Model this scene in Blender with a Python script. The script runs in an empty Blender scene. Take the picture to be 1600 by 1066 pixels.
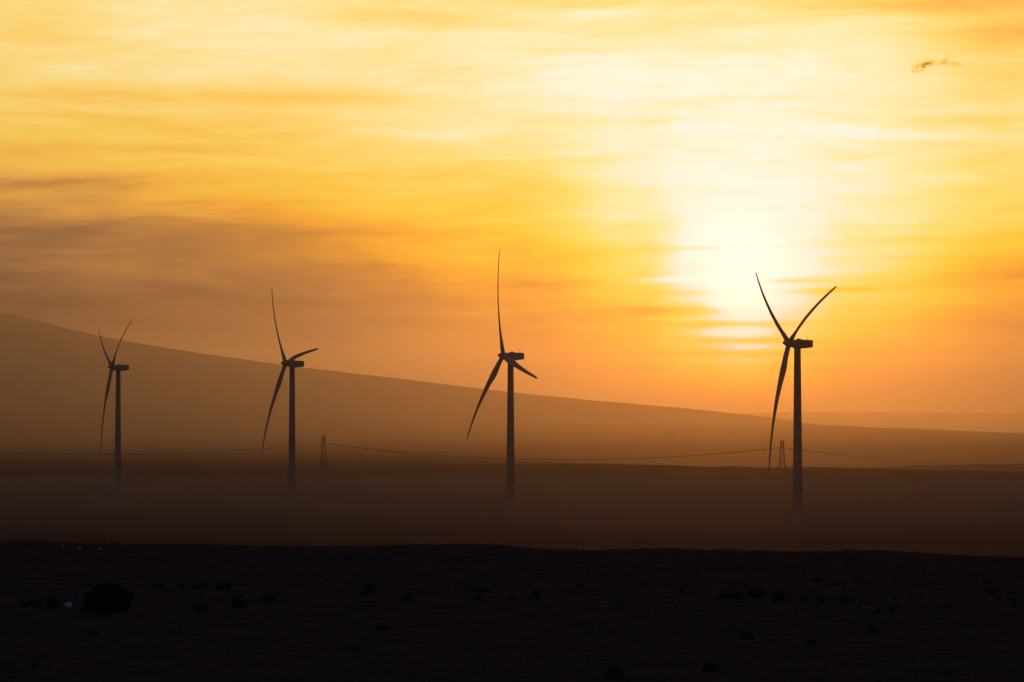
import bpy, bmesh, math, random
from mathutils import Vector, Matrix, noise
R = math.radians
sc = bpy.context.scene

# ---------------------------------------------------------------- camera
F = 5333.0            # focal length in pixels of the 1600 px wide photograph
CX, CY = 800.0, 533.0
HY = 664.0            # row of the true horizon
PITCH = math.atan((HY - CY) / F)
cam_d = bpy.data.cameras.new('camera')
cam_d.sensor_width = 36.0
cam_d.lens = F / 1600.0 * 36.0
cam_d.clip_start = 0.5
cam_d.clip_end = 120000.0
cam = bpy.data.objects.new('camera', cam_d)
sc.collection.objects.link(cam)
cam.location = (0, 0, 0)
cam.rotation_euler = (R(90) + PITCH, 0, 0)
sc.camera = cam

def ray(px, py):
    """world direction through a photo point, scaled to y = 1"""
    a = (px - CX) / F
    b = (CY - py) / F
    c, s = math.cos(PITCH), math.sin(PITCH)
    y = c - b * s
    z = s + b * c
    return Vector((a / y, 1.0, z / y))

def at(px, py, d):
    return ray(px, py) * d

# ---------------------------------------------------------------- light
SUN_PX, SUN_PY = 1162.0, 440.0
sd = ray(SUN_PX, SUN_PY).normalized()
SUN_AZ = math.atan2(sd.x, sd.y)
SUN_EL = math.asin(sd.z)
sl = bpy.data.lights.new('sun', 'SUN')
sl.energy = 0.130
sl.angle = R(0.9)
sl.color = (1.0, 0.315, 0.006)
sun = bpy.data.objects.new('sun', sl)
sc.collection.objects.link(sun)
sun.rotation_euler = (-sd).to_track_quat('-Z', 'Y').to_euler()
sun.location = (0, 0, 60)

sc.view_settings.view_transform = 'Standard'
sc.view_settings.look = 'None'
sc.view_settings.gamma = 1.0
sc.view_settings.exposure = 0.0
sc.cycles.volume_bounces = 1
sc.cycles.max_bounces = 6
sc.cycles.diffuse_bounces = 2
sc.cycles.sample_clamp_indirect = 3.0
sc.cycles.use_denoising = True

HAZE_DENSITY = 2.3e-5
HAZE_G = 0.89
HAZE_COLOR = (0.97, 0.83, 0.82)

# ---------------------------------------------------------------- sky
def srgb(r, g, b):
    def f(c):
        c /= 255.0
        return c / 12.92 if c <= 0.04045 else ((c + 0.055) / 1.055) ** 2.4
    return (f(r), f(g), f(b), 1.0)

world = bpy.data.worlds.new('World')
sc.world = world
world.use_nodes = True
world.cycles.sampling_method = 'MANUAL'
world.cycles.sample_map_resolution = 2048
nt = world.node_tree
nt.nodes.clear()
N, L = nt.nodes, nt.links

def M(op, a, b=None, c=None, clamp=False):
    n = N.new('ShaderNodeMath')
    n.operation = op
    n.use_clamp = clamp
    for i, v in enumerate((a, b, c)):
        if v is None:
            continue
        if isinstance(v, (int, float)):
            n.inputs[i].default_value = v
        else:
            L.new(v, n.inputs[i])
    return n.outputs[0]

def smooth(v, a, b, lo=0.0, hi=1.0):
    n = N.new('ShaderNodeMapRange')
    n.interpolation_type = 'SMOOTHSTEP'
    L.new(v, n.inputs[0])
    for i, q in enumerate((a, b, lo, hi)):
        n.inputs[i + 1].default_value = q
    return n.outputs[0]

def tex_noise(vec, scale, detail=4.0, rough=0.55, dist=0.0):
    n = N.new('ShaderNodeTexNoise')
    n.inputs['Scale'].default_value = scale
    n.inputs['Detail'].default_value = detail
    n.inputs['Roughness'].default_value = rough
    n.inputs['Distortion'].default_value = dist
    L.new(vec, n.inputs['Vector'])
    return n.outputs[0]

def xyz(x, y, z):
    n = N.new('ShaderNodeCombineXYZ')
    for i, v in enumerate((x, y, z)):
        if isinstance(v, (int, float)):
            n.inputs[i].default_value = v
        else:
            L.new(v, n.inputs[i])
    return n.outputs[0]

tc = N.new('ShaderNodeTexCoord')
sep = N.new('ShaderNodeSeparateXYZ')
L.new(tc.outputs['Generated'], sep.inputs[0])
DX, DY, DZ = sep.outputs
az = M('ARCTAN2', DX, DY)
el = M('ARCSINE', DZ)
# azimuth / elevation in units of 100 "photo pixels" (1 unit = 1.074 degrees)
U = M('MULTIPLY', az, F / 100)
V = M('MULTIPLY', el, F / 100)
def UX(px): return (px - CX) / 100.0
def VY(py): return (HY - py) / 100.0

# warp of the cloud bands
w1 = tex_noise(xyz(M('MULTIPLY', U, 0.28), M('MULTIPLY', V, 1.0), 3.1), 1.0, 3.0)
w2 = tex_noise(xyz(M('MULTIPLY', U, 0.9), M('MULTIPLY', V, 3.2), 9.4), 1.0, 4.0)
dw = M('ADD', M('MULTIPLY', M('SUBTRACT', w1, 0.5), 0.6), M('MULTIPLY', M('SUBTRACT', w2, 0.5), 0.16))
# bands rise a little to the right above the horizon
Vw = M('ADD', V, M('MULTIPLY', dw, smooth(V, 0.3, 3.0, 0.25, 1.0)))

# broad brightness of the veil of cloud: columns of azimuth, each a ramp over elevation
ROWS = [20, 100, 200, 300, 380, 450, 500, 535, 570, 605, 640]
COLS = {
    -700: [.34, .30, .24, .18, .10, .06, .04, .03, .03, .02, .02],
    0:    [.72, .76, .63, .43, .16, .05, .01, .0, .0, .0, .0],
    400:  [.78, .83, .69, .55, .32, .16, .08, .06, .05, .03, .02],
    800:  [.80, .92, .82, .69, .57, .43, .31, .26, .18, .09, .01],
    1000: [.80, .95, .94, .90, .82, .65, .55, .46, .37, .23, .02],
    1080: [.79, .96, .96, .96, .93, .87, .77, .68, .51, .31, .03],
    1160: [.79, .96, .98, .97, .95, .94, .92, .88, .66, .37, .03],
    1240: [.78, .95, .97, .96, .94, .88, .79, .69, .53, .31, .02],
    1330: [.77, .93, .95, .94, .88, .75, .62, .52, .40, .20, .01],
    1600: [.60, .72, .79, .74, .58, .43, .32, .27, .17, .05, .0],
    2300: [.35, .38, .38, .34, .25, .18, .15, .13, .12, .10, .05],
}
VT = VY(0) + 0.5      # ramp domain: elevation 0 .. VT
def column(vals):
    n = N.new('ShaderNodeValToRGB')
    cr = n.color_ramp
    cr.interpolation = 'B_SPLINE'
    pts = sorted((max(0.0, min(1.0, VY(y) / VT)), v) for y, v in zip(ROWS, vals))
    pts = [(0.0, pts[0][1] * 0.9)] + pts + [(1.0, pts[-1][1] * 0.97)]
    cr.elements[0].position = pts[0][0]
    cr.elements[1].position = pts[-1][0]
    for p, v in pts[1:-1]:
        cr.elements.new(p)
    for e, (p, v) in zip(cr.elements, pts):
        e.position = p
        e.color = (v, v, v, 1)
    L.new(M('DIVIDE', Vw, VT), n.inputs[0])
    return n.outputs[0]
xs = sorted(COLS)
T = column(COLS[xs[0]])
for a, b in zip(xs, xs[1:]):
    m = smooth(U, UX(a), UX(b))
    c = column(COLS[b])
    T = M('ADD', M('MULTIPLY', T, M('SUBTRACT', 1.0, m)), M('MULTIPLY', c, m))

# streaked texture of the clouds
n1 = tex_noise(xyz(M('MULTIPLY', U, 0.26), M('MULTIPLY', Vw, 1.5), 0.0), 1.0, 6.0, 0.60, 0.6)
n2 = tex_noise(xyz(M('MULTIPLY', U, 0.55), M('MULTIPLY', Vw, 6.0), 5.0), 1.0, 5.0, 0.55, 0.2)
n3 = tex_noise(xyz(M('MULTIPLY', U, 1.6), M('MULTIPLY', V, 9.0), 15.0), 1.0, 5.0, 0.60, 0.4)
tex = M('ADD', M('MULTIPLY', M('SUBTRACT', n1, 0.5), 0.31),
        M('ADD', M('MULTIPLY', M('SUBTRACT', n2, 0.5), 0.20), M('MULTIPLY', M('SUBTRACT', n3, 0.5), 0.09)))
tex = M('MULTIPLY', tex, smooth(V, 0.2, 2.4, 0.15, 1.0))
ga = M('MULTIPLY', M('SUBTRACT', U, UX(1154)), 0.66)
gb = M('MULTIPLY', M('SUBTRACT', Vw, VY(440)), 0.8)
core = M('POWER', 2.718, M('MULTIPLY', M('ADD', M('MULTIPLY', ga, ga), M('MULTIPLY', gb, gb)), -1.0))
T = M('ADD', T, M('MULTIPLY', tex, M('SUBTRACT', 1.0, M('MULTIPLY', core, 0.3))))
T = M('ADD', T, M('MULTIPLY', core, 0.17))

# single streaks: centre x, centre y, half length, half height, strength (+ darker), slope
STREAKS = [
    (110, 368, 460, 24, .12, 0.0), (420, 462, 400, 30, .05, 0.02), (660, 32, 150, 13, .15, -0.03), (900, 8, 120, 8, .10, 0), (1050, 40, 200, 9, .06, 0),
    (430, 155, 190, 15, .15, -0.02), (130, 150, 130, 15, .13, 0), (110, 288, 220, 14, .15, 0.03), (330, 200, 130, 11, .09, 0), (60, 60, 120, 18, .08, 0), (250, 235, 260, 10, .07, .02),
    (395, 318, 100, 5, .07, 0), (985, 492, 150, 8, .14, 0.02), (820, 446, 130, 8, .10, 0), 
    (1530, 192, 110, 7, .10, 0.02), (1450, 440, 190, 14, .10, 0.03),
    (1570, 66, 120, 24, .20, 0), (1430, 14, 190, 12, .20, 0), (1590, 120, 90, 14, .10, 0), (1300, 455, 60, 6, .14, 0.04), (700, 360, 200, 9, .05, 0),
    (940, 400, 120, 9, .06, 0.02), (1400, 378, 130, 6, .07, 0.02), (1040, 188, 80, 8, .05, 0), (1360, 245, 60, 6, .06, 0),
    (900, 190, 70, 6, .05, 0), (1480, 505, 120, 9, .07, 0),
    (945, 22, 55, 7, -.07, 0.10), (1350, 212, 90, 5, -.07, -0.04), (1500, 215, 60, 5, -.06, 0), (720, 214, 60, 10, -.07, 0),
    (1330, 262, 40, 5, -.06, 0), (1485, 3, 40, 4, -.12, 0), (330, 62, 260, 22, -.05, 0),
]
# finer streaks across and below the sun, with crisper edges
FINE = [
    (1162, 480, 70, 30, -.15, 0), (1050, 437, 60, 5, -.20, .04), (1065, 404, 70, 7, -.08, 0), (1290, 425, 80, 6, -.08, 0),
    (1030, 483, 85, 7, .24, -.02), (1150, 507, 115, 5, .26, 0), (1190, 532, 95, 3.5, .22, -.02), (1200, 553, 210, 4, .14, 0),
    (1152, 520, 48, 5, -.36, 0), (1172, 542, 52, 4, -.30, 0), (1160, 563, 110, 6, -.10, 0), (1100, 388, 150, 4, .10, 0), (1250, 440, 60, 4, .14, 0), (1290, 455, 80, 5, .13, .02),
    (1060, 458, 60, 4, .12, 0), (1380, 483, 130, 4, .07, 0), (900, 470, 120, 4, .06, 0), (1100, 575, 200, 4, .05, 0), (1450, 405, 120, 4, .06, 0),
    (960, 520, 160, 4, .05, 0), (760, 500, 150, 5, .05, 0), (1420, 545, 170, 4, .05, 0),
]
du = M('MULTIPLY', M('SUBTRACT', tex_noise(xyz(M('MULTIPLY', U, 1.2), M('MULTIPLY', V, 2.5), 21.0), 1.0, 4.0), 0.5), 1.2)
dv = M('MULTIPLY', M('SUBTRACT', tex_noise(xyz(M('MULTIPLY', U, 1.0), M('MULTIPLY', V, 4.0), 31.0), 1.0, 5.0, 0.65), 0.5), 0.28)
Us, Vs = M('ADD', U, du), M('ADD', V, dv)
Uf, Vf = M('ADD', U, M('MULTIPLY', du, 0.7)), M('ADD', V, M('MULTIPLY', dv, 0.28))
for idx, (cx, cy, hx, hy, k, slope) in enumerate(STREAKS + FINE):
    if idx >= len(STREAKS): Us, Vs = Uf, Vf
    a = M('MULTIPLY', M('SUBTRACT', Us, UX(cx)), 100.0 / hx)
    b = M('SUBTRACT', Vs, VY(cy))
    if slope:
        b = M('SUBTRACT', b, M('MULTIPLY', M('SUBTRACT', Us, UX(cx)), slope))
    b = M('MULTIPLY', b, 100.0 / hy)
    q = M('ADD', M('MULTIPLY', a, a), M('MULTIPLY', b, b))
    g = M('POWER', 2.718, M('MULTIPLY', q, -1.0))
    T = M('SUBTRACT', T, M('MULTIPLY', g, k))

# two small torn scraps of cloud at the upper right
dn = tex_noise(xyz(M('MULTIPLY', U, 9.0), M('MULTIPLY', V, 14.0), 2.0), 1.0, 5.0, 0.7)
for (cx, cy, hx, hy, k, slope) in [(1441, 108, 13, 5, .75, 0.25), (1449, 103, 8, 4, .3, 0.3), (1474, 101, 7, 5, .32, 0.6), (1487, 106, 12, 4, .30, -0.12)]:
    a = M('MULTIPLY', M('ADD', M('SUBTRACT', U, UX(cx)), M('MULTIPLY', M('SUBTRACT', dn, 0.5), 0.16)), 100.0 / hx)
    b = M('SUBTRACT', M('SUBTRACT', V, VY(cy)), M('MULTIPLY', M('SUBTRACT', U, UX(cx)), slope))
    b = M('MULTIPLY', M('ADD', b, M('MULTIPLY', M('SUBTRACT', dn, 0.5), 0.12)), 100.0 / hy)
    q = M('ADD', M('MULTIPLY', a, a), M('MULTIPLY', b, b))
    g = M('MULTIPLY', M('POWER', 2.718, M('MULTIPLY', q, -1.0)), smooth(dn, 0.32, 0.62))
    T = M('SUBTRACT', T, M('MULTIPLY', g, k))

def ramp(stops):
    n = N.new('ShaderNodeValToRGB')
    cr = n.color_ramp
    cr.interpolation = 'LINEAR'
    for i, (p, c) in enumerate(stops):
        e = cr.elements[i] if i < 2 else cr.elements.new(0.5)
    for e, (p, c) in zip(cr.elements, stops):
        e.position = p
    for e, (p, c) in zip(cr.elements, stops):
        e.color = srgb(*c)
    L.new(M('MAXIMUM', T, 0.0), n.inputs[0])
    return n.outputs[0]
low = ramp([(0.0, (24, 12, 18)), (.15, (122, 74, 42)), (.3, (194, 122, 30)), (.45, (254, 172, 4)), (.6, (255, 212, 36)),
            (.75, (255, 232, 104)), (.88, (255, 247, 176)), (1.0, (255, 255, 248))])
high = ramp([(0.0, (60, 40, 40)), (.15, (145, 100, 60)), (.3, (205, 145, 68)), (.45, (242, 180, 78)), (.6, (255, 207, 94)),
             (.75, (255, 226, 136)), (.88, (255, 242, 190)), (1.0, (255, 254, 238))])
mx = N.new('ShaderNodeMix')
mx.data_type = 'RGBA'
L.new(M('MAXIMUM', smooth(V, 2.4, 5.4), M('MULTIPLY', smooth(U, -1.5, -8.0, 0.0, 0.8), smooth(V, 1.5, 2.6))), mx.inputs[0])
L.new(low, mx.inputs[6])
L.new(high, mx.inputs[7])
glow_col = mx.outputs[2]
# the veil thins out above the picture and away from the sun
fade = M('MULTIPLY', smooth(V, 6.8, 14.0, 1.0, 0.0), M('MULTIPLY', smooth(U, -22.0, -9.0), smooth(U, 10.0, 24.0, 1.0, 0.0)))
fade = M('MULTIPLY', fade, smooth(V, -1.0, 0.0))
# the haze in front takes some of the sky's light: the cloud itself is brighter than it looks
ha = M('MULTIPLY', M('SUBTRACT', U, UX(1162)), 0.8)
hb = M('MULTIPLY', M('SUBTRACT', V, VY(440)), 0.8)
hot = M('MULTIPLY', M('POWER', 2.718, M('MULTIPLY', M('ADD', M('MULTIPLY', ha, ha), M('MULTIPLY', hb, hb)), -1.0)), 0.5)
hot = M('MULTIPLY', hot, smooth(T, 0.88, 1.15))
fade = M('MULTIPLY', smooth(V, 6.8, 9.0, 1.0, 0.0), M('MULTIPLY', smooth(U, -16.0, -9.0), smooth(U, 9.0, 17.0, 1.0, 0.0)))
fade = M('MULTIPLY', fade, smooth(V, -1.0, 0.0))
sky = N.new('ShaderNodeTexSky')
sky.sky_type = 'NISHITA'
sky.sun_disc = False
sky.sun_elevation = SUN_EL
sky.sun_rotation = SUN_AZ
sky.dust_density = 4.0
bg1 = N.new('ShaderNodeBackground')
tint = N.new('ShaderNodeMix')
tint.data_type = 'RGBA'
tint.blend_type = 'MULTIPLY'
tint.inputs[0].default_value = 1.0
tint.inputs[7].default_value = (0.98, 0.95, 1.35, 1.0)
L.new(sky.outputs[0], tint.inputs[6])
L.new(tint.outputs[2], bg1.inputs[0])
bg1.inputs[1].default_value = 0.062
bg2 = N.new('ShaderNodeBackground')
L.new(glow_col, bg2.inputs[0])
mixs = N.new('ShaderNodeMixShader')
L.new(M('MULTIPLY', fade, 1.0, clamp=True), mixs.inputs[0])
L.new(bg1.outputs[0], mixs.inputs[1])
L.new(bg2.outputs[0], mixs.inputs[2])
# inside the veil the fade is carried by the mix, not by the strength
L.new(M('ADD', 1.10, hot), bg2.inputs[1])
wo = N.new('ShaderNodeOutputWorld')
L.new(mixs.outputs[0], wo.inputs[0])

# ---------------------------------------------------------------- materials
def material(name, col, rough=0.8, var=0.25, scale=3.0, bump=0.0, metallic=0.0, stretch=(1, 1, 1), col2=None):
    m = bpy.data.materials.new(name)
    m.use_nodes = True
    t = m.node_tree
    b = t.nodes['Principled BSDF']
    b.inputs['Roughness'].default_value = rough
    b.inputs['Metallic'].default_value = metallic
    b.inputs['Specular IOR Level'].default_value = 0.0 if rough > 0.9 else 0.25
    co = t.nodes.new('ShaderNodeTexCoord')
    mp = t.nodes.new('ShaderNodeMapping')
    mp.inputs['Scale'].default_value = stretch
    t.links.new(co.outputs['Object'], mp.inputs[0])
    nz = t.nodes.new('ShaderNodeTexNoise')
    nz.inputs['Scale'].default_value = scale
    nz.inputs['Detail'].default_value = 8
    nz.inputs['Roughness'].default_value = 0.65
    t.links.new(mp.outputs[0], nz.inputs['Vector'])
    cr = t.nodes.new('ShaderNodeValToRGB')
    cr.color_ramp.elements[0].position = 0.3
    cr.color_ramp.elements[1].position = 0.7
    c2 = col2 or tuple(c * (1 + var) for c in col)
    cr.color_ramp.elements[0].color = (*[c * (1 - var) for c in col], 1)
    cr.color_ramp.elements[1].color = (*c2, 1)
    t.links.new(nz.outputs[0], cr.inputs[0])
    t.links.new(cr.outputs[0], b.inputs['Base Color'])
    if bump:
        bp = t.nodes.new('ShaderNodeBump')
        bp.inputs['Strength'].default_value = 0.9
        bp.inputs['Distance'].default_value = bump
        t.links.new(nz.outputs[0], bp.inputs['Height'])
        t.links.new(bp.outputs[0], b.inputs['Normal'])
    return m

MAT = {
    'soil': material('dry_soil', (0.084, 0.058, 0.051), 1.0, 0.40, 1.7, 0.05),
    'hill': material('hill_slope', (0.075, 0.058, 0.045), 1.0, 0.3, 0.002),
    'rock': material('dark_rock', (0.060, 0.046, 0.042), 0.95, 0.4, 9.0, 0.02),
    'paint': material('turbine_paint', (0.30, 0.29, 0.28), 0.6, 0.06, 0.4),
    'steel': material('galvanised_steel', (0.12, 0.115, 0.11), 0.95, 0.2, 2.0),
    'wire': material('weathered_cable', (0.06, 0.055, 0.05), 0.7, 0.1, 1.0),
    'cabinet': material('cabinet_paint', (0.20, 0.19, 0.18), 0.95, 0.1, 2.0),
    'plastic': material('bleached_plastic', (0.50, 0.55, 0.80), 0.5, 0.1, 20.0),
    'litter': material('white_litter', (0.85, 0.85, 0.80), 0.6, 0.05, 20.0),
    'stick': material('bleached_wood', (0.26, 0.22, 0.18), 0.9, 0.25, 30.0),
    'concrete': material('concrete', (0.16, 0.15, 0.14), 0.95, 0.15, 1.0),
}

# ---------------------------------------------------------------- helpers
def tag(o, label=None, cat=None, group=None, kind=None):
    if label: o['label'] = label
    if cat: o['category'] = cat
    if group: o['group'] = group
    if kind: o['kind'] = kind
    return o

def mesh_obj(name, verts, faces, mat, parent=None, smooth_=True, loc=(0, 0, 0)):
    me = bpy.data.meshes.new(name)
    me.from_pydata(verts, [], faces)
    me.materials.append(mat)
    if smooth_:
        me.polygons.foreach_set('use_smooth', [True] * len(me.polygons))
    me.update()
    o = bpy.data.objects.new(name, me)
    o.location = loc
    sc.collection.objects.link(o)
    if parent: o.parent = parent
    return o

def bm_obj(name, bm, mat, parent=None, smooth_=False, loc=(0, 0, 0)):
    bmesh.ops.recalc_face_normals(bm, faces=bm.faces)
    me = bpy.data.meshes.new(name)
    bm.to_mesh(me)
    bm.free()
    me.materials.append(mat)
    if smooth_:
        me.polygons.foreach_set('use_smooth', [True] * len(me.polygons))
    o = bpy.data.objects.new(name, me)
    o.location = loc
    sc.collection.objects.link(o)
    if parent: o.parent = parent
    return o

def empty(name, loc, rz=0.0):
    o = bpy.data.objects.new(name, None)
    o.location = loc
    o.rotation_euler = (0, 0, rz)
    o.empty_display_size = 0.5
    sc.collection.objects.link(o)
    return o

def bar(bm, p, q, r, r2=None, seg=4):
    p, q = Vector(p), Vector(q)
    r2 = r if r2 is None else r2
    d = (q - p)
    if d.length < 1e-6: return
    z = d.normalized()
    x = z.orthogonal().normalized()
    y = z.cross(x)
    a, b = [], []
    for i in range(seg):
        t = 2 * math.pi * i / seg
        v = x * math.cos(t) + y * math.sin(t)
        a.append(bm.verts.new(p + v * r))
        b.append(bm.verts.new(q + v * r2))
    for i in range(seg):
        j = (i + 1) % seg
        bm.faces.new((a[i], a[j], b[j], b[i]))
    bm.faces.new(a[::-1])
    bm.faces.new(b)

def box(bm, c, s, bevel=0.0):
    c = Vector(c)
    vs = [bm.verts.new(c + Vector((sx * s[0] / 2, sy * s[1] / 2, sz * s[2] / 2))) for sz in (-1, 1) for sy in (-1, 1) for sx in (-1, 1)]
    fs = [(0, 1, 3, 2), (4, 6, 7, 5), (0, 4, 5, 1), (2, 3, 7, 6), (0, 2, 6, 4), (1, 5, 7, 3)]
    es = set()
    for f in fs:
        fc = bm.faces.new([vs[i] for i in f])
        es.update(fc.edges)
    if bevel:
        bmesh.ops.bevel(bm, geom=list(es), offset=bevel, segments=2, affect='EDGES', profile=0.5)

def interp(pts, x, smooth_=True):
    if x <= pts[0][0]: return pts[0][1]
    for (a, va), (b, vb) in zip(pts, pts[1:]):
        if x <= b:
            t = (x - a) / (b - a)
            if smooth_: t = t * t * (3 - 2 * t) * 0.5 + t * 0.5
            return va + (vb - va) * t
    return pts[-1][1]

def curve(pts, x):
    if x <= pts[0][0]: return pts[0][1]
    for i in range(len(pts) - 1):
        a, b = pts[i], pts[i + 1]
        if x <= b[0]:
            p = pts[i - 1] if i else a
            n_ = pts[i + 2] if i + 2 < len(pts) else b
            w_ = b[0] - a[0]
            m0 = (b[1] - p[1]) / max(1e-6, b[0] - p[0]) * w_
            m1 = (n_[1] - a[1]) / max(1e-6, n_[0] - a[0]) * w_
            t = (x - a[0]) / w_
            return ((2 * t ** 3 - 3 * t * t + 1) * a[1] + (t ** 3 - 2 * t * t + t) * m0 + (3 * t * t - 2 * t ** 3) * b[1] + (t ** 3 - t * t) * m1)
    return pts[-1][1]

def fbm(x, y, z=0.0, o=5):
    return noise.fractal(Vector((x, y, z)), 0.85, 2.1, o)

# ---------------------------------------------------------------- ground
CREST = [(-400, 845), (0, 846), (60, 845), (150, 845.5), (250, 847), (330, 850), (480, 854), (560, 853), (620, 851.5), (770, 851.5), (870, 856),
         (1000, 856), (1100, 859), (1250, 860.5), (1380, 862), (1500, 866.5), (1600, 867), (2000, 870)]
RIDGE = [(-400, 731), (0, 731), (400, 730), (600, 728), (700, 726), (800, 725), (900, 725), (980, 726), (1050, 727), (1110, 730), (1140, 728.3), (1180, 730),
         (1200, 730.4), (1260, 730), (1330, 731), (1420, 733), (1600, 735), (2000, 735)]
LOWRIDGE = [(-400, 724), (1000, 726), (1250, 732), (1340, 730), (1380, 728.5), (1430, 724.5), (1480, 724.5), (1540, 722), (1600, 721.5), (2000, 720)]
PLAIN = -44.0
D_CREST = 92.0
def zy(py, d): return -(py - HY) / F * d

def ground_z(x, y):
    d = math.hypot(x, y)
    px = CX + F * (x / y) if y > abs(x) * 1.5 else (-400 if x < 0 else 2000)
    px = max(-400, min(2000, px))
    cz = zy(curve(CREST, px), D_CREST)
    wl = max(0.0, min(1.0, (1130 - px) / 480.0))
    wl = wl * wl * (3 - 2 * wl)
    lb = lambda v, py, dd: v * (1 - wl) + zy(py, dd) * wl
    k = [(0, -1.7), (28, -1.7 - .016 * 28), (60, None), (D_CREST, cz), (110, cz - 1.2), (150, cz - 6), (300, -27), (520, -41), (700, PLAIN),
         (2700, PLAIN - .5), (3600, -47.5 + .5 * (zy(curve(RIDGE, px), 4000) + 48)), (4000, zy(curve(RIDGE, px), 4000)), (4300, zy(curve(RIDGE, px), 4000) - 6),
         (5200, lb(-92, 724.5, 5200)), (6500, lb(zy(curve(LOWRIDGE, px), 6500), 719, 6500)), (7000, lb(-92, 717, 7000)), (8500, lb(-125, 711.5, 8500)),
         (11000, lb(-112, 704, 11000)), (13500, lb(-88, 696, 13500)), (19000, lb(-76, 683.5, 19000)), (53000, -76)]
    k[2] = (60, (-1.7 - .016 * 60) * 0.5 + 0.5 * (cz + 1.7 + .016 * 28) * (60 - 28) / (D_CREST - 28) * 1.0 + 0.5 * (-1.7 - .016 * 28))
    z = interp(k, d, d > 110)
    # roughness
    if d < 150:
        a = 0.5 + 0.5 * noise.noise(Vector((x * .09, y * .05, 7)))
        z += 0.024 * fbm(x * 0.9, y * 0.5) + 0.020 * a * fbm(x * 4.0, y * 2.6, 3.0) + 0.012 * fbm(x * 14, y * 9, 5.0, 3)
        lump = noise.noise(Vector((x * 2.2, y * 1.6, 11)))
        if lump > 0.25: z += (lump - 0.25) * 0.07
        z += 0.10 * noise.noise(Vector((x * .25, y * .12, 1))) * min(1, d / 40)
    elif d < 2700:
        z += 0.25 * fbm(x * 0.01, y * 0.004) + (0.7 * fbm(x * 0.003, y * 0.010, 6) if d > 1000 else 0)
    elif d < 4200:
        z += 0.5 * fbm(x * 0.008, y * 0.004, 2)
    elif d < 20000:
        z += 2.0 * fbm(x * 0.0012, y * 0.0012, 4) * min(1, (d - 4200) / 1500)
    return z

angs = [R(-10.3 + 20.6 * i / 520) for i in range(521)]
rest = 72
angs += [R(10.3) + (2 * math.pi - R(20.6)) * (i + 1) / rest for i in range(rest - 1)]
rad = [0.5, 2, 5, 9, 14, 18, 22]
r = 25.0
while r < 125: rad.append(r); r *= 1.0058
while r < 700: rad.append(r); r *= 1.04
while r < 53000: rad.append(r); r *= 1.028
rad.append(53000)
vs, fs = [], []
for rr in rad:
    for i, a in enumerate(angs):
        x, y = rr * math.sin(a), rr * math.cos(a)
        if i > 521 and i % 1 == 0 and rr < 700:
            z = -1.7 - .016 * rr if rr < 90 else interp([(90, -3.1), (300, -20), (700, PLAIN)], rr)
        else:
            z = ground_z(x, y)
        vs.append((x, y, z))
n = len(angs)
for j in range(len(rad) - 1):
    for i in range(n):
        a, b = j * n + i, j * n + (i + 1) % n
        fs.append((a, b, b + n, a + n))
vs.append((0, 0, -1.7))
c = len(vs) - 1
for i in range(n): fs.append((c, (i + 1) % n, i))
tag(mesh_obj('ground', vs, [f[::-1] for f in fs], MAT['soil']), 'dark dry stony ground running from the foreground out to the plain', kind='structure')

# ---------------------------------------------------------------- hills
def hill(name, skyline, d0, depth, base, label, rough=0.6, cols=420, back=None):
    x0, x1 = skyline[0][0], skyline[-1][0]
    prof = [(0, 0), (.15, .1), (.4, .35), (.7, .72), (.9, .94), (1, 1), (1.15, .95), (1.5, .6), (2.2, 0)]
    vs, fs = [], []
    rows = [0, .08, .15, .25, .35, .45, .55, .65, .75, .83, .9, .95, 1, 1.06, 1.15, 1.3, 1.5, 1.8, 2.2]
    for t in rows:
        d = d0 + depth * (t - 1)
        k = interp(prof, t)
        for i in range(cols + 1):
            px = x0 + (x1 - x0) * i / cols
            ztop = zy(curve(skyline, px) + rough * fbm(px * .02, 1.0, d0 * .001) + .25 * rough * fbm(px * .15, 2.0, 4.0), d0)
            X = (px - CX) / F * d0
            z = base + (ztop - base) * k
            if 0 < t < 1: z += (ztop - base) * 0.05 * fbm(X * .0006, d * .0006, 3) * math.sin(math.pi * t)
            vs.append((X, d, z))
    m = cols + 1
    for j in range(len(rows) - 1):
        for i in range(cols):
            a = j * m + i
            fs.append((a, a + 1, a + 1 + m, a + m))
    o = mesh_obj(name, vs, fs, MAT['hill'])
    return tag(o, label, kind='structure')

hill('mountain', [(-1500, 664), (-900, 560), (-500, 470), (-300, 460), (-150, 468), (0, 488), (50, 499), (100, 512), (160, 526), (220, 537), (300, 550), (370, 560), (440, 570), (540, 582),
                  (640, 593.5), (740, 606), (800, 613), (900, 623), (1000, 632), (1080, 639), (1150, 646.5), (1200, 652), (1260, 661), (1330, 668), (1500, 678), (1900, 690)],
     30000, 3200, -90, 'long broad mountain slope falling from the left to the right', 0.5)
hill('foothill', [(-1400, 664), (-600, 628), (0, 625), (150, 626.5), (300, 629), (420, 636), (520, 644), (640, 653), (760, 658), (900, 660), (1050, 661), (1250, 663), (1350, 667), (1450, 671), (1550, 676), (1600, 679),
                  (1800, 685), (2300, 690), (2900, 700)], 27600, 11500, -90, 'low hazy foothill crossing in front of the mountain', 0.7)
hill('distant_hills', [(700, 664), (900, 652), (1100, 649), (1220, 652), (1260, 650.5), (1310, 651), (1335, 657), (1355, 660), (1380, 656), (1402, 653.5), (1425, 656.5), (1450, 662),
                       (1500, 664), (1700, 668), (2200, 672)], 44000, 2500, -90, 'faint pair of rounded hills far off in the haze', 0.4)
hill('distant_plateau', [(300, 664), (900, 650), (1150, 645.5), (1250, 644), (1400, 644.5), (1600, 646), (1800, 646), (2400, 655), (3200, 662)], 49500, 4000, -90,
     'faintest level skyline along the bottom of the bright sky', 0.3)

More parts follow.
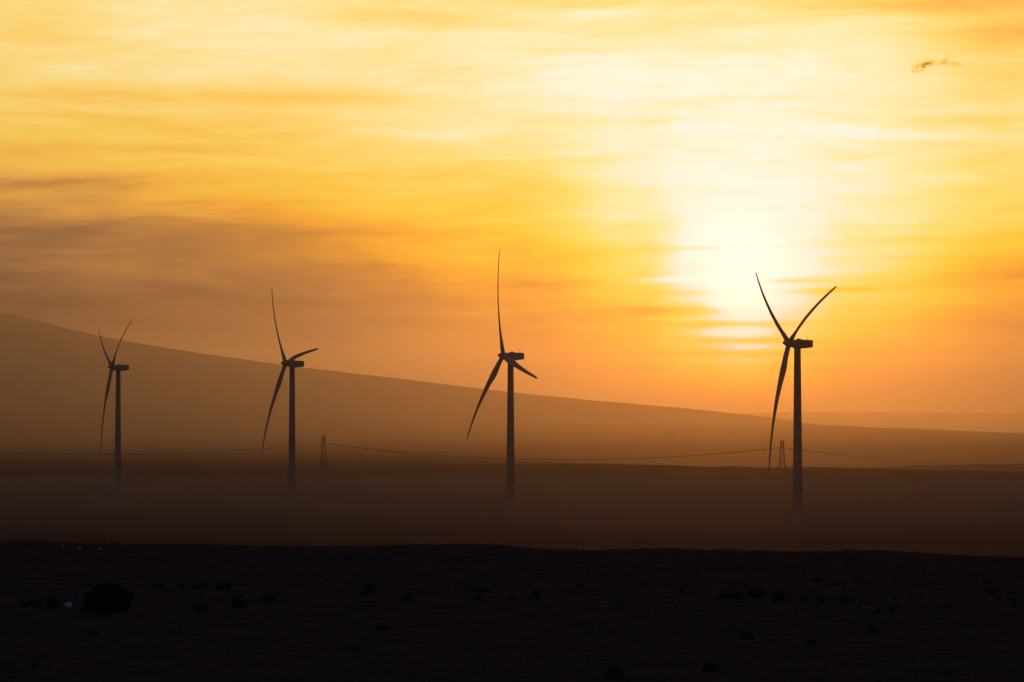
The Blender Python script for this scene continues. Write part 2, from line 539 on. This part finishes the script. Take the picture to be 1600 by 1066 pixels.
# ---------------------------------------------------------------- wind turbines
ROTOR = 57.0
def rot_about(ax, v, ang): return Matrix.Rotation(ang, 3, ax) @ v

def tower_mesh(h):
    vs, fs = [], []
    seg = 32
    prof = []
    nsec = 4
    rb, rt = 2.3, 1.5
    for s in range(nsec):
        za, zb = h * s / nsec, h * (s + 1) / nsec
        ra, rb2 = rb + (rt - rb) * s / nsec, rb + (rt - rb) * (s + 1) / nsec
        prof += [(za, ra), (zb - .35, rb2 + .004), (zb - .33, rb2 + .035), (zb - .05, rb2 + .035), (zb - .03, rb2)]
    prof[0] = (-1.0, rb)
    prof.append((h, rt))
    for z, rr in prof:
        for i in range(seg):
            t = 2 * math.pi * i / seg
            vs.append((rr * math.cos(t), rr * math.sin(t), z))
    for j in range(len(prof) - 1):
        for i in range(seg):
            a, b = j * seg + i, j * seg + (i + 1) % seg
            fs.append((a, b, b + seg, a + seg))
    fs.append(tuple(range((len(prof) - 1) * seg, len(prof) * seg)))
    return vs, fs

def make_turbine(px_hub, py_hub, rpx, phi0, psis, px_base, label):
    D = ROTOR * F / rpx
    hub = at(px_hub, py_hub, D)
    # axis points upwind: left and towards the camera; tilt up
    az_ = R(phi0)
    tau = R(6.0)
    ax = Vector((-math.cos(az_) * math.cos(tau), -math.sin(az_) * math.cos(tau), math.sin(tau)))
    hx = Vector((-math.cos(az_), -math.sin(az_), 0))
    w = Vector((math.sin(az_), -math.cos(az_), 0))          # right and towards the camera
    u = ax.cross(w).normalized()
    if u.z < 0: u = -u
    over = 4.0
    top = hub - ax * over                                    # tower axis
    gz = ground_z(top.x, top.y)
    base = Vector((top.x, top.y, gz))
    root = empty('wind_turbine', base)
    tag(root, label, 'wind turbine', 'wind turbines in a row across the hazy plain')
    H = top.z - 1.75 - gz
    v, f = tower_mesh(H)
    mesh_obj('tower', v, f, MAT['paint'], root)
    # door at the tower foot
    bm = bmesh.new()
    box(bm, (0, -2.31, 1.4), (0.9, 0.12, 2.1), 0.03)
    bm_obj('door', bm, MAT['cabinet'], root)
    bm = bmesh.new()
    bar(bm, (0, 0, -1.2), (0, 0, .12), 3.4, 3.2, 24)
    bm_obj('foundation', bm, MAT['concrete'], root)
    rel = lambda p: tuple(p - base)
    # nacelle: lofted cross sections along the axis, measured back from the hub
    def loft(name, secs, mat, n_exp=4.0, seg=28, origin=hub, side=w, up=u, dirn=ax):
        vs, fs = [], []
        for (s, hw, zt, zb) in secs:
            cz, hh = (zt + zb) / 2, (zt - zb) / 2
            for i in range(seg):
                t = 2 * math.pi * i / seg
                cc, ss = math.cos(t), math.sin(t)
                e = 2.0 / n_exp
                X = hw * math.copysign(abs(cc) ** e, cc)
                Z = cz + hh * math.copysign(abs(ss) ** e, ss)
                vs.append(rel(origin - dirn * s + side * X + up * Z))
        m = len(secs)
        for j in range(m - 1):
            for i in range(seg):
                a, b = j * seg + i, j * seg + (i + 1) % seg
                fs.append((a, b, b + seg, a + seg))
        fs.append(tuple(range(seg))[::-1])
        fs.append(tuple(range((m - 1) * seg, m * seg)))
        o = mesh_obj(name, vs, fs, mat, root)
        return o
    tn = R(2.0)
    nd = Vector((hx.x * math.cos(tn), hx.y * math.cos(tn), math.sin(tn)))
    nu = Vector((0, 0, 1))
    nac = loft('nacelle', [(1.5, 1.5, 1.35, -1.5), (1.75, 1.7, 1.6, -1.85), (3.0, 1.85, 1.8, -2.15), (5.2, 1.9, 1.9, -2.2), (7.5, 1.9, 1.9, -2.0), (10.2, 1.8, 1.85, -1.55), (10.75, 1.75, 1.83, -1.4), (10.9, 1.6, 1.7, -1.2)],
               MAT['paint'], 7.0, 32, hub, w, nu, nd)
    bm = bmesh.new()
    box(bm, (0, 0, 0), (1.6, 1.4, .5), .08)
    hatch = bm_obj('roof_hatch', bm, MAT['paint'], nac, loc=rel(hub - nd * 4.7 + nu * 2.05))
    hatch.rotation_euler = (0, 0, az_)
    bm = bmesh.new()
    bar(bm, (0, 0, 0), (0, 0, 1.9), .05, .04, 6)
    bar(bm, (-.35, 0, 1.25), (.35, 0, 1.25), .04, .04, 6)
    bar(bm, (-.35, 0, 1.25), (-.35, 0, 1.5), .06, .06, 6)
    bar(bm, (.35, 0, 1.25), (.35, 0, 1.5), .06, .06, 6)
    box(bm, (0, 0, .1), (.5, .5, .25), .03)
    bm_obj('wind_sensor', bm, MAT['paint'], nac, loc=rel(hub - nd * 8.9 + nu * 1.85))
    # spinner
    loft('hub', [(-3.1, .08, .08, -.08), (-3.0, .35, .35, -.35), (-2.6, .75, .75, -.75), (-1.9, 1.15, 1.15, -1.15), (-1.0, 1.5, 1.5, -1.5), (0, 1.72, 1.72, -1.72), (.9, 1.72, 1.72, -1.72), (1.45, 1.55, 1.55, -1.55)],
         MAT['paint'], 2.0, 28)
    # blades
    for psi in psis:
        a = R(psi)
        rd = (u * math.cos(a) + w * math.sin(a)).normalized()
        tg = (-u * math.sin(a) + w * math.cos(a)).normalized()
        vs, fs = [], []
        stations = [0.0, .02, .045, .07, .1, .14, .18, .22, .27, .33, .4, .47, .54, .61, .68, .75, .81, .87, .92, .955, .98, .995, 1.0]
        chord = [(0, 2.1), (.045, 2.1), (.1, 2.7), (.18, 3.55), (.22, 3.6), (.33, 3.05), (.5, 2.35), (.7, 1.75), (.87, 1.35), (.955, 1.1), (.98, .9), (.995, .6), (1, .3)]
        thick = [(0, 1.0), (.045, .98), (.1, .72), (.18, .40), (.27, .30), (.5, .24), (1, .18)]
        twist = [(0, 20), (.18, 20), (.3, 14), (.5, 9), (.75, 5), (1, 3)]
        seg = 20
        r0 = 0.9
        for st in stations:
            s = r0 + (ROTOR * 1.03 - r0) * st
            q = s / ROTOR
            axial = 8.6 * q - 7.0 * q * q
            c_ = interp(chord, st, False) * 1.1
            th = c_ * interp(thick, st, False)
            tw = R(interp(twist, st, False) + 3)
            cd = (tg * math.cos(tw) + ax * math.sin(tw)).normalized()
            nd_ = rd.cross(cd).normalized()
            o_ = hub + rd * s + ax * axial
            rf = max(0, min(1, (st - .03) / .12))
            for i in range(seg):
                t = 2 * math.pi * i / seg
                X = math.cos(t)
                Y = math.sin(t)
                # circle at the root, aerofoil outboard
                fx = c_ * 0.5 * X + rf * c_ * 0.16
                taper = 1 - rf * (0.55 * (X + 1) / 2 + .25 * ((X + 1) / 2) ** 3)
                fy = th * 0.5 * Y * taper
                vs.append(rel(o_ + cd * fx * (-1) + nd_ * fy))
        for j in range(len(stations) - 1):
            for i in range(seg):
                A, B = j * seg + i, j * seg + (i + 1) % seg
                fs.append((A, B, B + seg, A + seg))
        fs.append(tuple(range(seg))[::-1])
        fs.append(tuple(range((len(stations) - 1) * seg, len(stations) * seg)))
        mesh_obj('blade', vs, fs, MAT['paint'], root)
    return root

make_turbine(1233, 536.5, 198.4, 16.8, (-54, 66.5, -174), 1246, 'nearest and tallest wind turbine, beside the sun, two blades raised in a V')
make_turbine(786.5, 556, 173, 20.1, (-17.5, 102.5, -137.5), 798, 'wind turbine near the middle with one blade straight up and one low to the right')
make_turbine(446.5, 568, 152, 23.0, (-37, 83, -157), 457, 'wind turbine left of the lattice pylon, one blade reaching level to the right')
make_turbine(175.5, 574, 134.7, 19.0, (-60, 60, 180), 184, 'smallest and leftmost wind turbine, dim against the mountain slope')

# cabinets on the plain near the turbine feet
def cabinet(px, py, w_, h_, label):
    d = -PLAIN * F / (py - HY)
    p = at(px, py, d)
    root = empty('equipment_cabinet', (p.x, p.y, ground_z(p.x, p.y)))
    tag(root, label, 'cabinet', 'small cabinets by the turbine feet')
    bm = bmesh.new()
    box(bm, (0, 0, h_ / 2), (w_, 2.0, h_), .05)
    bm_obj('housing', bm, MAT['cabinet'], root)
    bm = bmesh.new()
    box(bm, (0, 0, h_ + .09), (w_ + .3, 2.3, .18), .03)
    bm_obj('roof', bm, MAT['steel'], root)
    bm = bmesh.new()
    box(bm, (-w_ * .22, -1.03, h_ * .48), (w_ * .35, .06, h_ * .8), .01)
    bm_obj('door', bm, MAT['steel'], root)
cabinet(1228, 819, 3.4, 2.0, 'low cabinet on the plain just left of the foot of the nearest turbine')
cabinet(1253.5, 812, 2.0, 1.9, 'small cabinet just right of the foot of the nearest turbine')
cabinet(752, 803, 3.2, 2.2, 'cabinet on the plain left of the middle turbine')
cabinet(487, 785, 2.8, 2.0, 'cabinet between the foot of the second turbine and the lattice pylon')
cabinet(147, 770, 2.8, 2.2, 'cabinet left of the foot of the leftmost turbine')

# ---------------------------------------------------------------- lattice pylons and lines
def pylon(px, py_top, d, h, label):
    """lattice pylon; the line runs across the picture so the cross-arms point at the camera"""
    top = at(px, py_top, d)
    base = Vector((top.x, top.y, top.z - h))
    root = empty('lattice_pylon', base)
    tag(root, label, 'pylon', 'lattice pylons of the nearer power line')
    prof = [(0, 3.9), (h * .35, 2.5), (h * .62, 1.75), (h * .80, 1.45), (h * .96, 1.3)]
    def hw(z): return interp(prof, z, False)
    C4 = [(-1, -1), (1, -1), (1, 1), (-1, 1)]
    for sx, sy in C4:
        bm = bmesh.new()
        for (za, a), (zb, b) in zip(prof, prof[1:]):
            bar(bm, (sx * a, sy * a, za), (sx * b, sy * b, zb), .27)
        bm_obj('leg', bm, MAT['steel'], root)
    bm = bmesh.new()
    zs = [0]
    while zs[-1] < h * .96 - .6:
        zs.append(min(h * .96, zs[-1] + max(1.9, hw(zs[-1]) * 1.55)))
    for za, zb in zip(zs, zs[1:]):
        a, b = hw(za), hw(zb)
        for (p, q) in ((0, 1), (1, 2), (2, 3), (3, 0)):
            P, Q = C4[p], C4[q]
            bar(bm, (P[0] * a, P[1] * a, za), (Q[0] * b, Q[1] * b, zb), .13)
            bar(bm, (Q[0] * a, Q[1] * a, za), (P[0] * b, P[1] * b, zb), .13)
            bar(bm, (P[0] * b, P[1] * b, zb), (Q[0] * b, Q[1] * b, zb), .07)
    bm_obj('bracing', bm, MAT['steel'], root)
    for s in (-1, 1):
        bm = bmesh.new()
        for sx in (-1, 1):
            bar(bm, (sx * 1.35, s * 1.35, h * .84), (sx * .15, s * 9.0, h * .86), .12)
            bar(bm, (sx * 1.3, s * 1.3, h * .93), (sx * .15, s * 9.0, h * .87), .12)
            for k in range(1, 5):
                t0, t1 = (k - 1) / 5, k / 5
                bar(bm, (sx * 1.35 * (1 - t0), s * (1.35 + 7.65 * t0), h * (.84 + .02 * t0)), (sx * 1.3 * (1 - t1), s * (1.3 + 7.7 * t1), h * (.93 - .06 * t1)), .06)
        bm_obj('cross_arm', bm, MAT['steel'], root)
        bm = bmesh.new()
        for sx in (-1, 1):
            bar(bm, (sx * 1.3, s * 1.3, h * .9), (sx * 1.35, s * 1.5, h), .15)
        bar(bm, (-1.3, s * 1.4, h * .955), (1.3, s * 1.4, h * .955), .12)
        bar(bm, (-1.3, s * 1.4, h * .90), (1.3, s * 1.4, h * .955), .1)
        bar(bm, (1.3, s * 1.4, h * .90), (-1.3, s * 1.4, h * .955), .1)
        bm_obj('peak', bm, MAT['steel'], root)
        bm = bmesh.new()
        for k in range(9):
            bar(bm, (0, s * 8.9, h * .86 - k * .25), (0, s * 8.9, h * .86 - k * .25 - .12), .16, .16, 8)
        bar(bm, (0, s * 8.9, h * .86), (0, s * 8.9, h * .86 - 2.4), .04)
        bm_obj('insulator', bm, MAT['steel'], root)
    return base, h

D_PY = 2900.0
bA, hA = pylon(505.5, 679, D_PY, 37.0, 'lattice pylon in the haze right of the second turbine from the left')
bB, hB = pylon(1222, 686, D_PY, 35.0, 'lattice pylon behind the tall right turbine, just left of its tower')

def wire(p, q, lowy, name_label, far_side):
    """conductor sagging as a parabola from p to q"""
    p, q = Vector(p), Vector(q)
    bm = bmesh.new()
    n_ = 60
    last = None
    for i in range(n_ + 1):
        t = i / n_
        v = p.lerp(q, t)
        v.z -= 4 * lowy * t * (1 - t)
        if last is not None: bar(bm, last, v, .115, .115, 5)
        last = v.copy()
    o = bm_obj('power_line', bm, MAT['wire'])
    tag(o, name_label, 'power line', 'conductors strung between the lattice pylons')

for s in (-1, 1):
    yo = s * 8.9
    A = bA + Vector((0, yo, hA * .86 - 2.4))
    B = bB + Vector((0, yo, hB * .86 - 2.4))
    Lp = at(-190, 692, D_PY) + Vector((0, yo, 0))
    Rp = at(1960, 724, D_PY + 100) + Vector((0, yo, 0))
    wire(A, B, 12.0, 'thin cable sagging between the two lattice pylons, behind the middle turbine', s)
    wire(Lp, A, 9.8, 'thin cable sagging from the left edge across the leftmost turbine to a pylon', s)
    wire(B, Rp, 11.0, 'thin cable falling away from the right pylon to the right edge', s)

# fainter pylons of a farther line
def far_pylon(px, py_top, d, h, kind, label):
    top = at(px, py_top, d)
    root = empty('distant_pylon', (top.x, top.y, top.z - h))
    tag(root, label, 'pylon', 'faint pylons of the farther power line')
    t = .80
    if kind == 'portal':
        for s in (-1, 1):
            bm = bmesh.new()
            bar(bm, (s * 7.5, 0, -2), (s * 6.5, 0, h), t)
            bar(bm, (s * 7.5, 2.5, -2), (s * 6.5, 0, h), t * .7)
            for k in range(7):
                bar(bm, (s * 7.5, 0, h * k / 7), (s * 7.0, 2.0 * (1 - k / 7), h * (k + .5) / 7), t * .5)
            bm_obj('leg', bm, MAT['steel'], root)
        bm = bmesh.new()
        bar(bm, (-12, 0, h), (12, 0, h), t)
        bar(bm, (-10, 0, h + 1.8), (10, 0, h + 1.8), t * .7)
        for k in range(-10, 10, 2):
            bar(bm, (k, 0, h), (k + 2, 0, h + 1.8), t * .5)
        bm_obj('cross_arm', bm, MAT['steel'], root)
    elif kind == 'vee':
        for s in (-1, 1):
            bm = bmesh.new()
            bar(bm, (s * 3, 0, -2), (s * 2.2, 0, h * .55), t)
            bar(bm, (s * 2.2, 0, h * .55), (s * 7.0, 0, h), t)
            bm_obj('leg', bm, MAT['steel'], root)
        bm = bmesh.new()
        bar(bm, (-9, 0, h), (9, 0, h), t)
        bar(bm, (-8, 0, h - 2.0), (8, 0, h - 2.0), t * .6)
        for q in (-6, 0, 6): bar(bm, (q, 0, h), (q * .9, 0, h - 2.0), t * .6)
        bm_obj('cross_arm', bm, MAT['steel'], root)
    else:
        bm = bmesh.new()
        bar(bm, (0, 0, -2), (0, 0, h), t * 1.1, t * .7)
        bm_obj('pole', bm, MAT['steel'], root)
        for k, z in enumerate((h * .97, h * .82)):
            bm = bmesh.new()
            bar(bm, (0, -8, z), (0, 8, z), t * .6)
            bar(bm, (-2.0, 0, z), (2.0, 0, z), t * .6)
            bm_obj('cross_arm', bm, MAT['steel'], root)
far_pylon(1049, 679, 11776, 61, 'portal', 'faint two-legged pylon with a level bar, between the middle and right turbines')
far_pylon(1355, 683, 11520, 58, 'vee', 'faint pylon with a spread forked top, right of the tallest turbine')
far_pylon(897, 679, 12032, 56, 'pole', 'faint single mast on the slope right of the middle turbine')
far_pylon(597, 675, 12288, 56, 'pole', 'faint single mast on the slope between the left pylon and the middle turbine')
far_pylon(1195.5, 683, 11776, 53, 'pole', 'faint single mast directly left of the right lattice pylon')
far_pylon(1451.5, 688, 11520, 53, 'pole', 'rightmost faint mast, under the distant hills')
far_pylon(368, 673, 12544, 53, 'pole', 'leftmost faint mast, between the two left turbines')

# ---------------------------------------------------------------- foreground stones
def ground_hit(px, py):
    d0 = 24.0
    rv = ray(px, py)
    d = d0
    while d < 130:
        p = rv * d
        if p.z <= ground_z(p.x, p.y): return Vector((p.x, p.y, ground_z(p.x, p.y)))
        d += .1
    p = rv * 85
    return Vector((p.x, p.y, ground_z(p.x, p.y)))

def rock_mesh(seed, sub=3, sharp=0.35):
    bm = bmesh.new()
    bmesh.ops.create_icosphere(bm, subdivisions=sub, radius=1.0)
    rnd = random.Random(seed)
    off = Vector((rnd.uniform(-50, 50), rnd.uniform(-50, 50), rnd.uniform(-50, 50)))
    planes = [(Vector((rnd.gauss(0, 1), rnd.gauss(0, 1), rnd.gauss(0, .8))).normalized(), rnd.uniform(.62, .9)) for _ in range(9)]
    for v in bm.verts:
        p = v.co.copy()
        p *= 1 + sharp * noise.fractal(p * 1.1 + off, 0.9, 2.0, 3)
        for nrm, dd in planes:
            e = p.dot(nrm) - dd
            if e > 0: p -= nrm * e * .85
        p *= 1 + .07 * noise.noise(p * 4 + off) + .04 * noise.noise(p * 11 + off)
        v.co = p
    # normalise to a unit box with its foot below zero
    xs = [v.co.x for v in bm.verts]; ys = [v.co.y for v in bm.verts]; zs = [v.co.z for v in bm.verts]
    for v in bm.verts:
        v.co.x = (v.co.x - (min(xs) + max(xs)) / 2) / (max(xs) - min(xs))
        v.co.y = (v.co.y - (min(ys) + max(ys)) / 2) / (max(ys) - min(ys))
        v.co.z = (v.co.z - min(zs)) / (max(zs) - min(zs)) * 1.25 - .25
    me = bpy.data.meshes.new('rock')
    bm.to_mesh(me)
    bm.free()
    me.materials.append(MAT['rock'])
    return me
ROCKS = [rock_mesh(i) for i in range(8)]
SMALL = [rock_mesh(100 + i, 2, .45) for i in range(10)]

def rock(x0, x1, y0, y1, label, k, cat='rock', name='rock', group=None, rz=0.0, mesh=None):
    p = ground_hit((x0 + x1) / 2, y1)
    s = p.y / F
    o = bpy.data.objects.new(name, (mesh or ROCKS[k % 8]))
    w_, h_ = (x1 - x0) * s, (y1 - y0) * s
    o.scale = (w_, w_ * .8, h_)
    o.location = p + Vector((0, w_ * .3, 0))
    o.rotation_euler = (0, 0, rz)
    sc.collection.objects.link(o)
    tag(o, label, cat, group)
    return o

me = rock_mesh(4, 4, .22)
me.materials[0] = material('black_rock', (0.030, 0.025, 0.024), 0.95, 0.4, 9.0, 0.02)
rock(128, 208, 911, 957, 'big rounded dark boulder at the lower left, largest stone in the foreground', 0, 'boulder', 'boulder', mesh=me)
G = 'larger stones on the foreground soil'
NAMED = [
    (22, 70, 933, 950, 'long dark clod lying left of the plastic scrap and boulder'),
    (68, 96, 928, 948, 'dark stone between the long clod and the plastic scrap'),
    (122, 142, 944, 957, 'small stone tucked against the left foot of the boulder'),
    (232, 262, 908, 920, 'low clod first in the row of stones behind and right of the boulder'),
    (276, 290, 906, 919, 'small upright stone beside the pale bent stick right of the boulder'),
    (296, 330, 911, 920, 'flat clod in the middle of the row right of the boulder'),
    (331, 366, 906, 921, 'dark clod ending the row of stones right of the boulder'),
    (357, 388, 934, 951, 'dark stone in front of the pale flat stick near the left third'),
    (400, 436, 925, 941, 'dark stone with a short pale stick leaning on it'),
    (298, 330, 944, 955, 'low flat clod alone between the boulder and the stick stones'),
    (566, 588, 905, 926, 'upright stone standing alone left of the middle of the foreground'),
    (556, 584, 919, 931, 'low stone at the foot of the upright stone'),
    (720, 770, 913, 925, 'broad low mound of earth at the middle of the foreground'),
    (828, 848, 920, 932, 'small stone right of the broad low mound'),
    (944, 978, 1038, 1060, 'dark clod at the bottom edge, right of the middle'),
    (1118, 1166, 919, 936, 'long slab at the left end of the rock cluster on the right'),
    (1164, 1198, 912, 934, 'tallest block in the rock cluster on the right'),
    (1200, 1232, 922, 938, 'rounded stone at the right end of the rock cluster'),
    (1247, 1268, 926, 939, 'wedge-shaped stone right of the rock cluster'),
    (1274, 1293, 926, 941, 'small pointed stone right of the wedge-shaped stone'),
    (1312, 1340, 930, 942, 'low stone just left of the pale strip on the soil'),
    (1540, 1562, 916, 928, 'stone near the right edge in the band of rubble'),
    (1154, 1182, 986, 1000, 'dark stone behind the pale chip in the lower right'),
    (1094, 1124, 1034, 1050, 'dark clod near the bottom edge under the rock cluster'),
    (1356, 1374, 978, 990, 'small dark stone alone in the lower right soil'),
    (1255, 1280, 996, 1008, 'flat dark stone in the lower right, left of the lone small stone'),
    (582, 610, 972, 985, 'flat clod on the soil below the upright stone'),
    (530, 552, 864, 874, 'small clod near the crest, left of the pale stick'),
    (131, 160, 985, 993, 'flat clod on the soil below the boulder'),
    (1266, 1288, 900, 908, 'small flat clod beyond the rock cluster, towards the crest'),
    (1140, 1158, 914, 920, 'small stone behind the long slab of the cluster'),
]
for i, (x0, x1, y0, y1, lb) in enumerate(NAMED):
    x0, x1, y0 = x0 + (x1 - x0) * .1, x1 - (x1 - x0) * .1, y0 + (y1 - y0) * .2
    rock(x0, x1, y0, y1, lb, i, 'rock', 'rock', G, rz=0)

rnd = random.Random(5)
def scatter(n_, x0, x1, y0, y1, w0, w1):
    for _ in range(n_):
        x, y = rnd.uniform(x0, x1), rnd.uniform(y0, y1)
        w_ = rnd.uniform(w0, w1) * (0.45 + (y - 850) / 200)
        rock(x - w_ / 2, x + w_ / 2, y - w_ * rnd.uniform(.35, .6), y, 'small dark clod among many scattered over the foreground soil', 0, 'clod', 'clod',
             'clods scattered over the foreground', mesh=SMALL[rnd.randrange(10)], rz=0)
scatter(34, 1290, 1600, 926, 958, 5, 13)
scatter(14, 1240, 1560, 896, 922, 5, 13)
scatter(16, 440, 660, 860, 905, 5, 14)
scatter(20, 540, 980, 915, 950, 5, 14)
scatter(14, 360, 520, 885, 945, 5, 12)
scatter(14, 0, 1600, 960, 1060, 4, 10)
scatter(12, 0, 1600, 870, 930, 4, 9)
scatter(10, 1040, 1240, 915, 945, 5, 12)

# loose gravel: countless, one object
bm = bmesh.new()
for _ in range(9000):
    d = 27 + 66 * rnd.random() ** 1.3
    a = R(rnd.uniform(-10, 10))
    x, y = d * math.sin(a), d * math.cos(a)
    if noise.noise(Vector((x * .5, y * .2, 40))) < rnd.uniform(-.35, .25): continue
    s = rnd.uniform(.008, .03) * (d / 40) ** .5
    z = ground_z(x, y)
    pts = [bm.verts.new((x + s * ux * rnd.uniform(.7, 1.3), y + s * uy * rnd.uniform(.7, 1.3), z + s * uz * .8)) for ux, uy, uz in ((1, 0, -.2), (-.5, .9, -.2), (-.5, -.9, -.2), (.1, .1, .9))]
    for f in ((0, 1, 3), (1, 2, 3), (2, 0, 3)): bm.faces.new([pts[i] for i in f])
tag(bm_obj('gravel', bm, MAT['rock']), 'loose dark gravel strewn over the foreground soil', 'gravel', kind='stuff')

# litter and sticks
def crumple(px, py, wpx, hpx, name, mat, label, cat, group=None, seed=0):
    p = ground_hit(px, py)
    s = p.y / F
    r2 = random.Random(seed)
    bm = bmesh.new()
    bmesh.ops.create_icosphere(bm, subdivisions=3, radius=1)
    for v in bm.verts:
        q = v.co.copy()
        k = 1 + .55 * noise.fractal(q * 1.7 + Vector((seed * 3, 0, 0)), .8, 2.2, 3)
        v.co = Vector((q.x * k * wpx * s / 2, q.y * k * wpx * s / 2.5, q.z * k * hpx * s / 2 + hpx * s * .4))
    tag(bm_obj(name, bm, mat, loc=p), label, cat, group)
crumple(106.5, 950, 12, 9, 'plastic_scrap', MAT['plastic'], 'crumpled pale bluish plastic scrap lying left of the big boulder', 'litter', seed=1)
crumple(98, 853.5, 6, 2.0, 'white_scrap', MAT['litter'], 'leftmost of three tiny white scraps near the left crest', 'litter', 'tiny white scraps', 2)
crumple(124.5, 859, 5, 1.8, 'white_scrap', MAT['litter'], 'middle one of three tiny white scraps near the left crest', 'litter', 'tiny white scraps', 3)
crumple(157, 858.5, 5, 1.8, 'white_scrap', MAT['litter'], 'rightmost of three tiny white scraps near the left crest', 'litter', 'tiny white scraps', 4)
crumple(386, 932, 3, 2, 'white_scrap', MAT['litter'], 'tiny white scrap among the stones right of the boulder', 'litter', 'tiny white scraps', 5)

def stick(pts, rpx, label):
    ps = []
    base = ground_hit(*pts[0])
    for (x, y) in pts:
        v = at(x, y, base.y)
        ps.append(v - base)
    s = base.y / F
    bm = bmesh.new()
    for i in range(len(ps) - 1):
        bar(bm, ps[i], ps[i + 1], rpx * s * (1 - .15 * i), rpx * s * (1 - .15 * (i + 1)), 7)
    o = bm_obj('stick', bm, MAT['stick'], loc=base + Vector((0, -.02, .02)))
    tag(o, label, 'stick', 'pale dry sticks on the soil')
stick([(403, 938), (405, 931), (409, 928)], .8, 'short pale stick leaning on a dark stone')
stick([(31, 954), (45, 953), (58, 949)], 1.0, 'pale stick lying in front of the long clod at the left edge')
stick([(120, 942), (126, 937), (132, 933)], .9, 'short pale stick leaning on the left side of the boulder')
stick([(258, 918), (266, 912), (272, 910), (277, 915)], .9, 'bent pale stick beside a small upright stone right of the boulder')
stick([(364, 921), (376, 921), (391, 924)], .9, 'pale stick lying flat behind the dark stone near the left third')
stick([(661, 878), (673, 880), (685, 882.5)], 1.0, 'long pale stick lying near the crest left of the middle')
stick([(1349, 951), (1370, 954), (1404, 954)], 1.0, 'long pale stick lying low in the rubble band at the right')
stick([(1180, 1002), (1190, 1003.5)], 1.3, 'short pale chip of wood in the lower right soil')

# ---------------------------------------------------------------- haze
def volume_box(name, x, y0, y1, z0, z1, density, color, g, label):
    bm = bmesh.new()
    box(bm, (0, (y0 + y1) / 2, (z0 + z1) / 2), (2 * x, y1 - y0, z1 - z0))
    m = bpy.data.materials.new(name + '_air')
    m.use_nodes = True
    t = m.node_tree
    t.nodes.clear()
    out = t.nodes.new('ShaderNodeOutputMaterial')
    v = t.nodes.new('ShaderNodeVolumePrincipled')
    v.inputs['Color'].default_value = (*color, 1)
    v.inputs['Density'].default_value = density
    v.inputs['Anisotropy'].default_value = g
    t.links.new(v.outputs[0], out.inputs['Volume'])
    o = bm_obj(name, bm, m)
    tag(o, label, 'haze', kind='stuff')
    return o
volume_box('ground_mist', 9000, 1250, 2700, -141, -30, 1.1e-4, (0.92, 0.86, 0.90), 0.35, 'thin dusky mist around the feet of the turbines')
volume_box('ground_mist', 8800, 1290, 2600, -140, -37, 1.8e-4, (0.92, 0.86, 0.90), 0.35, 'thicker dusky mist lying on the plain under the turbines')
volume_box('haze', 52000, -46000, 58000, -142, 1240, HAZE_DENSITY, HAZE_COLOR, HAZE_G, 'dusty golden haze lying over the whole plain')
